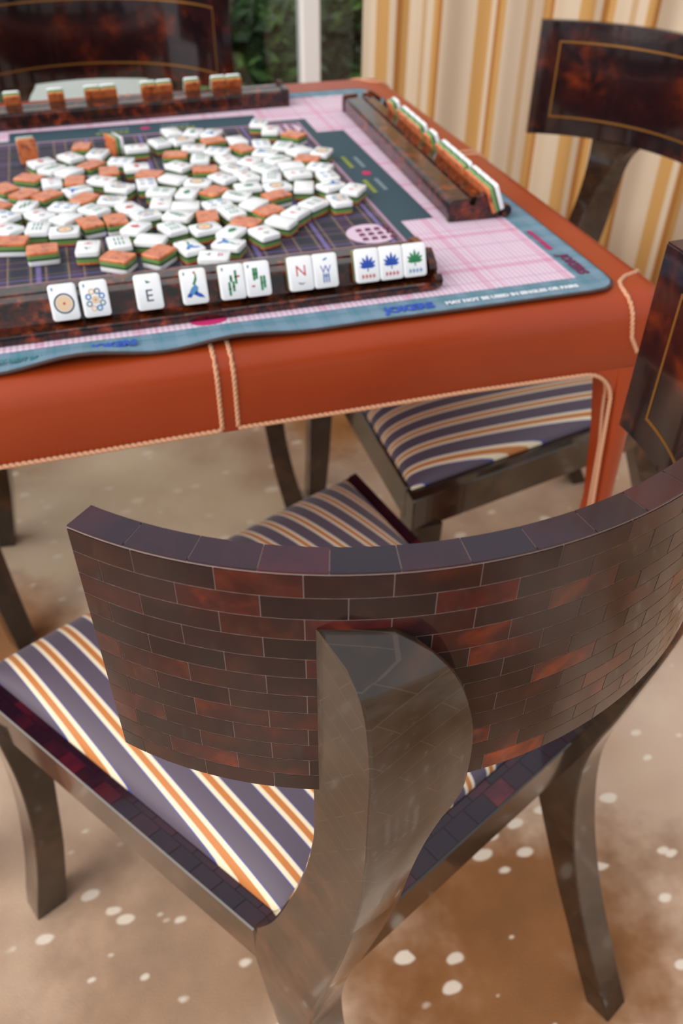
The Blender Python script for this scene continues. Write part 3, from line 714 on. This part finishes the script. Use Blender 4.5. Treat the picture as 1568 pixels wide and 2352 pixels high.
# rack at the right, its back to the middle of the table
er = -PI / 2 * -1
r2, RM2 = make_rack((.383, -.006, RZ), PI / 2 - .035, 'tortoiseshell tile rack along the right side of the mat')
pos = [.205, .172, .147, .1, .06, .036, .012, -.0445, -.069, -.0935]
ORD = ['first', 'second', 'third', 'fourth', 'fifth', 'sixth', 'seventh', 'eighth', 'ninth', 'tenth', 'eleventh', 'twelfth', 'thirteenth']
for q, x in enumerate((.131, .084, .060, .036, .012, -.030, -.078, -.102, -.126, -.150, -.181, -.205, -.2285 + .0)): rack_tile(RM2, x, 'green and white layered tile in the right-hand rack, ' + ORD[q] + ' from its far end', None, 'tiles in the right-hand rack')
r3, RM3 = make_rack((.005, .345, RZ), PI + .05, 'tortoiseshell tile rack at the far side of the mat')
for q, x in enumerate((-.159, -.135, -.093, -.050, -.026, .034, .058, .111, .173)): rack_tile(RM3, x, 'amber-backed tile in the far rack, ' + ORD[q] + ' from its right end', None, 'tiles in the far rack')

# ------------------------------------------------------------------ klismos chairs
EA, EB, PHM, TKT = .256, .237, 1.24, .016
ZB, ZT = .706, .865
_n = 600
_ph = [-PHM + 2 * PHM * i / _n for i in range(_n + 1)]
_al = [0.0]
for a, c in zip(_ph, _ph[1:]): _al.append(_al[-1] + math.hypot(EA * (math.sin(c) - math.sin(a)), EB * (math.cos(c) - math.cos(a))))
ARC = _al[-1]
def ph_at(s_):
    s_ = min(max(s_, 0), ARC); lo, hi = 0, _n
    while hi - lo > 1:
        mid = (lo + hi) // 2
        if _al[mid] <= s_: lo = mid
        else: hi = mid
    t = (s_ - _al[lo]) / max(_al[hi] - _al[lo], 1e-9); return _ph[lo] + (_ph[hi] - _ph[lo]) * t
def ell(ph, off=0.0):
    """point on the curved back; off > 0 is outwards"""
    nx, ny = math.sin(ph) * EB, -math.cos(ph) * EA; l = math.hypot(nx, ny)
    return (EA * math.sin(ph) + off * nx / l, -EB * math.cos(ph) + off * ny / l)
def back_mesh(tiled):
    n = 64; v, f, mi = [], [], []; bv = .0018
    sec = [(0, ZB + bv), (0, ZT - bv), (-bv, ZT), (-TKT + bv, ZT), (-TKT, ZT - bv), (-TKT, ZB + bv), (-TKT + bv, ZB), (-bv, ZB)]
    k = len(sec)
    for i in range(n + 1):
        ph = ph_at(ARC * i / n)
        for off, z in sec: v.append((*ell(ph, off), z))
    for i in range(n):
        for j in range(k):
            f.append((i * k + j, i * k + (j + 1) % k, (i + 1) * k + (j + 1) % k, (i + 1) * k + j)); mi.append(1 if (tiled and j in (7, 0, 1, 2)) else 0)
    f.append(tuple(range(k))[::-1]); mi.append(0); f.append(tuple(n * k + j for j in range(k))); mi.append(0)
    me = mesh('backrest', v, f, True, 35, mi); me.materials.append(M['shell_solid']); me.materials.append(M['grout']); return me
ME_BACKREST, ME_BACKREST_TILED = back_mesh(False), back_mesh(True)
def curved_patch(s0, s1, o0, o1, z0, z1, nm, seg=3):
    """thin veneer piece following the curve between arc lengths s0, s1"""
    b = MB(); rs = []
    for i in range(seg + 1):
        ph = ph_at(s0 + (s1 - s0) * i / seg); rs.append([(*ell(ph, o0), z0), (*ell(ph, o1), z0), (*ell(ph, o1), z1), (*ell(ph, o0), z1)])
    b.rings(rs); me = b.me(nm); me.polygons.foreach_set('use_smooth', [True] * len(me.polygons)); me.set_sharp_from_angle(angle=math.radians(40)); return me
# (z, front w, rear w at outer side, rear w at inner side, outer u, inner u)
POST = [(0, -.262, -.294, -.294, .188, .152), (.05, -.236, -.268, -.268, .190, .153), (.10, -.212, -.243, -.243, .192, .154), (.16, -.182, -.215, -.215, .194, .155), (.24, -.146, -.187, -.187, .195, .156),
        (.31, -.116, -.171, -.171, .194, .157), (.37, -.092, -.165, -.165, .191, .157), (.405, -.084, -.167, -.167, .189, .156), (.43, -.098, -.171, -.171, .187, .155), (.47, -.116, -.179, -.180, .185, .152),
        (.53, -.135, -.190, -.192, .183, .147), (.59, -.151, -.199, -.203, .181, .146), (.64, -.160, -.205, -.210, .180, .146), (.665, -.162, -.206, -.213, .180, .143), (.685, -.1625, -.207, -.215, .180, .135), (.702, -.1625, -.207, -.217, .180, .122), (.73, -.1625, -.207, -.218, .180, .120), (.76, -.1625, -.207, -.218, .180, .122),
        (.785, -.1625, -.205, -.217, .180, .128), (.806, -.1625, -.201, -.214, .180, .135), (.820, -.1625, -.194, -.209, .180, .142), (.828, -.1625, -.185, -.203, .180, .149), (.832, -.1625, -.172, -.192, .180, .154)]
def post_mesh(sgn):
    tab = smooth_tab(POST, 110)
    b = MB(); rs = []; bv = .0016
    for z, wf, ro, ri, uo, ui in tab:
        k = min(max((z - .60) / .095, 0), 1); k = k * k * (3 - 2 * k)
        wi = wf + (-EB * math.sqrt(1 - (ui / EA) ** 2) + .008 - wf) * k          # hug the back panel above its lower edge
        r = [(uo - bv, wf), (uo, wf - bv), (uo, ro + bv), (uo - bv, ro), (ui + bv, ri), (ui, ri + bv), (ui, wi - bv), (ui + bv, wi)]
        rs.append([(sgn * u, w, z) for u, w in r])
    b.rings(rs); return b.me('post', True, 38)
FLEG = [(0, .308, .268, .258, .292), (.03, .302, .262, .257, .293), (.08, .290, .2525, .256, .294), (.13, .2805, .244, .255, .295), (.20, .2705, .235, .254, .296), (.28, .2655, .226, .253, .297), (.37, .267, .222, .252, .297)]
def leg_mesh(sgn):
    b = MB(); rs = []; bv = .0014
    for z, uo, ui, wr, wf in smooth_tab(FLEG, 36):
        rs.append([(sgn * u, w, z) for u, w in ((uo - bv, wf), (uo, wf - bv), (uo, wr + bv), (uo - bv, wr), (ui + bv, wr), (ui, wr + bv), (ui, wf - bv), (ui + bv, wf))])
    b.rings(rs); return b.me('leg', True, 38)
SZ0, SZ1 = .366, .420
RAILS = {'left': [(-.190, -.095), (-.268, .298), (-.240, .298), (-.160, -.095)], 'right': [(.190, -.095), (.160, -.095), (.240, .298), (.268, .298)],
         'rear': [(-.165, -.152), (.165, -.152), (.165, -.112), (-.165, -.112)], 'front': [(-.2385, .270), (.2385, .270), (.2385, .297), (-.2385, .297)]}
def rail_mesh(q, z1=SZ1):
    bm = bmesh.new(); lo = [bm.verts.new((x, y, SZ0)) for x, y in q]; hi = [bm.verts.new((x, y, z1)) for x, y in q]
    bm.faces.new(lo); bm.faces.new(hi)
    for i in range(4): bm.faces.new((lo[i], lo[(i + 1) % 4], hi[(i + 1) % 4], hi[i]))
    bmesh.ops.recalc_face_normals(bm, faces=bm.faces)
    bmesh.ops.bevel(bm, geom=list(bm.edges), offset=.0015, segments=1, affect='EDGES')
    me = bpy.data.meshes.new('seat_rail'); bm.to_mesh(me); bm.free(); return me
def cushion_mesh():
    n = 40; v, f = [], []
    for j in range(n + 1):
        t = -1 + 2 * j / n
        for i in range(n + 1):
            s_ = -1 + 2 * i / n
            fs, ft = math.sin(s_ * PI / 2), math.sin(t * PI / 2)          # finer spacing at the edges
            hw = .163 + (.246 - .163) * (ft + 1) / 2
            w = -.1235 + (.293 + .1235) * (ft + 1) / 2
            rx = (1 - abs(fs) ** 7) ; ry = (1 - abs(ft) ** 7)
            edge = max(0, rx * ry) ** .42
            dome = .010 + .022 * (1 - fs * fs) ** .8 * (1 - ft * ft) ** .6 
            v.append((fs * hw, w, .4212 + edge * (.015 + dome * .9)))
    W_ = n + 1
    for j in range(n):
        for i in range(n): f.append((j * W_ + i, j * W_ + i + 1, (j + 1) * W_ + i + 1, (j + 1) * W_ + i))
    # flat underside
    rim = [i for i in range(W_)] + [j * W_ + n for j in range(1, W_)] + [n * W_ + i for i in range(n - 1, -1, -1)] + [j * W_ for j in range(n - 1, 0, -1)]
    f.append(tuple(rim[::-1]))
    return mesh('cushion', v, f, True, 75)
def inlay_mesh():
    b = MB(); e = .0005; wd = .0028
    s0, s1, z0, z1 = .032, ARC - .032, ZB + .026, ZT - .026
    def strip(sa, sb, za, zb, seg):
        rs = []
        for i in range(seg + 1):
            ph = ph_at(sa + (sb - sa) * i / seg); rs.append([(*ell(ph, -TKT - e), za), (*ell(ph, -TKT + .001), za), (*ell(ph, -TKT + .001), zb), (*ell(ph, -TKT - e), zb)])
        b.rings(rs)
    strip(s0, s1, z0, z0 + wd, 40); strip(s0, s1, z1 - wd, z1, 40); strip(s0, s0 + wd, z0 + wd, z1 - wd, 2); strip(s1 - wd, s1, z0 + wd, z1 - wd, 2)
    return b.me('inlay')
CH = dict(postL=post_mesh(-1), postR=post_mesh(1), legL=leg_mesh(-1), legR=leg_mesh(1), cushion=cushion_mesh(), inlay=inlay_mesh(), **{'rail_' + k: rail_mesh(q) for k, q in RAILS.items()})
for k, me in CH.items(): me.materials.append(M['stripe'] if k == 'cushion' else M['gold'] if k == 'inlay' else M['shell_post'] if k.startswith('post') else M['shell_leg'])
def make_chair(loc, rz, label, tiled=False):
    t = thing('klismos_chair', label, 'chair', (loc[0], loc[1], 0), rz, 'chairs round the game table')
    br = link('backrest', ME_BACKREST_TILED if tiled else ME_BACKREST, None, t)
    il = link('inlay', CH['inlay'], None, br); il['label'] = 'thin brass inlay line'
    po = [link('post', CH[k], None, t) for k in ('postL', 'postR')]
    for k in ('legL', 'legR'): link('leg', CH[k], None, t)
    ra = {k: link('seat_rail', CH['rail_' + k], None, t) for k in RAILS}
    link('cushion', CH['cushion'], None, t)['label'] = 'striped silk seat cushion'
    if tiled:
        rows, TLn, gp, pr_ = 12, .0372, .0005, .0002
        hgt = (ZT - ZB - .002) / rows; cache = {}
        for r in range(rows):
            off = (0 if r % 2 == 0 else TLn * .5) + .014
            cuts = [0.0]; s_ = off
            while s_ < ARC - .006: cuts.append(s_); s_ += TLn
            cuts.append(ARC)
            for i, (a, c) in enumerate(zip(cuts, cuts[1:])):
                key = (r % 2, i)
                if key not in cache:
                    cache[key] = curved_patch(a + gp * .5, c - gp * .5, -.0004, pr_, 0, hgt - gp, 'veneer_tile'); cache[key].materials.append(M['shell'])
                link('veneer_tile', cache[key], None, br, (0, 0, ZB + .001 + r * hgt))
        n = 21; st = ARC / n
        for i in range(n):
            me = curved_patch(i * st + gp * .5, (i + 1) * st - gp * .5, -TKT + .0004, -.0002, ZT - .0006, ZT + .00025, 'veneer_tile', 4); me.materials.append(M['shell_top'])
            link('veneer_tile', me, None, br)
        # veneer pieces along the tops of the seat rails
        for key, q, n in (('left', RAILS['left'], 16), ('right', RAILS['right'], 16), ('rear', [RAILS['rear'][0], RAILS['rear'][1], RAILS['rear'][2], RAILS['rear'][3]], 13)):
            q = [Vector(p) for p in q]
            if key == 'left': A0, A1, B0, B1 = q[0], q[1], q[3], q[2]
            elif key == 'right': A0, A1, B0, B1 = q[0], q[3], q[1], q[2]
            else: A0, A1, B0, B1 = q[0], q[1], q[3], q[2]
            for i in range(n):
                for half in (0, 1):
                    o = .5 / n * half
                    t0, t1 = max(0, (i - half * .5) / n) + .012 / n, min(1, (i + 1 - half * .5) / n) - .012 / n
                    c0, c1 = (.05, .49) if half == 0 else (.51, .95)
                    P4 = [A0.lerp(A1, t0).lerp(B0.lerp(B1, t0), c0), A0.lerp(A1, t1).lerp(B0.lerp(B1, t1), c0), A0.lerp(A1, t1).lerp(B0.lerp(B1, t1), c1), A0.lerp(A1, t0).lerp(B0.lerp(B1, t0), c1)]
                    b = MB(); b.rings([[(p.x, p.y, z) for p in P4] for z in (SZ1 - .0005, SZ1 + .0008)])
                    me = b.me('veneer_tile'); me.materials.append(M['shell_top']); link('veneer_tile', me, None, ra[key])
    return t
make_chair((.068, -.633), .42, 'dark tortoiseshell klismos chair nearest us, its curved tiled back toward the camera', True)
make_chair((.538, -.058), PI / 2 + .015, 'dark klismos chair at the right side of the table, its inlaid back against the curtain')
make_chair((-.045, .49), PI - .12, 'dark klismos chair at the far side of the table before the window')
make_chair((-.711, .093), -PI / 2 + .5, 'dark klismos chair at the left side of the table, only a front leg in view')
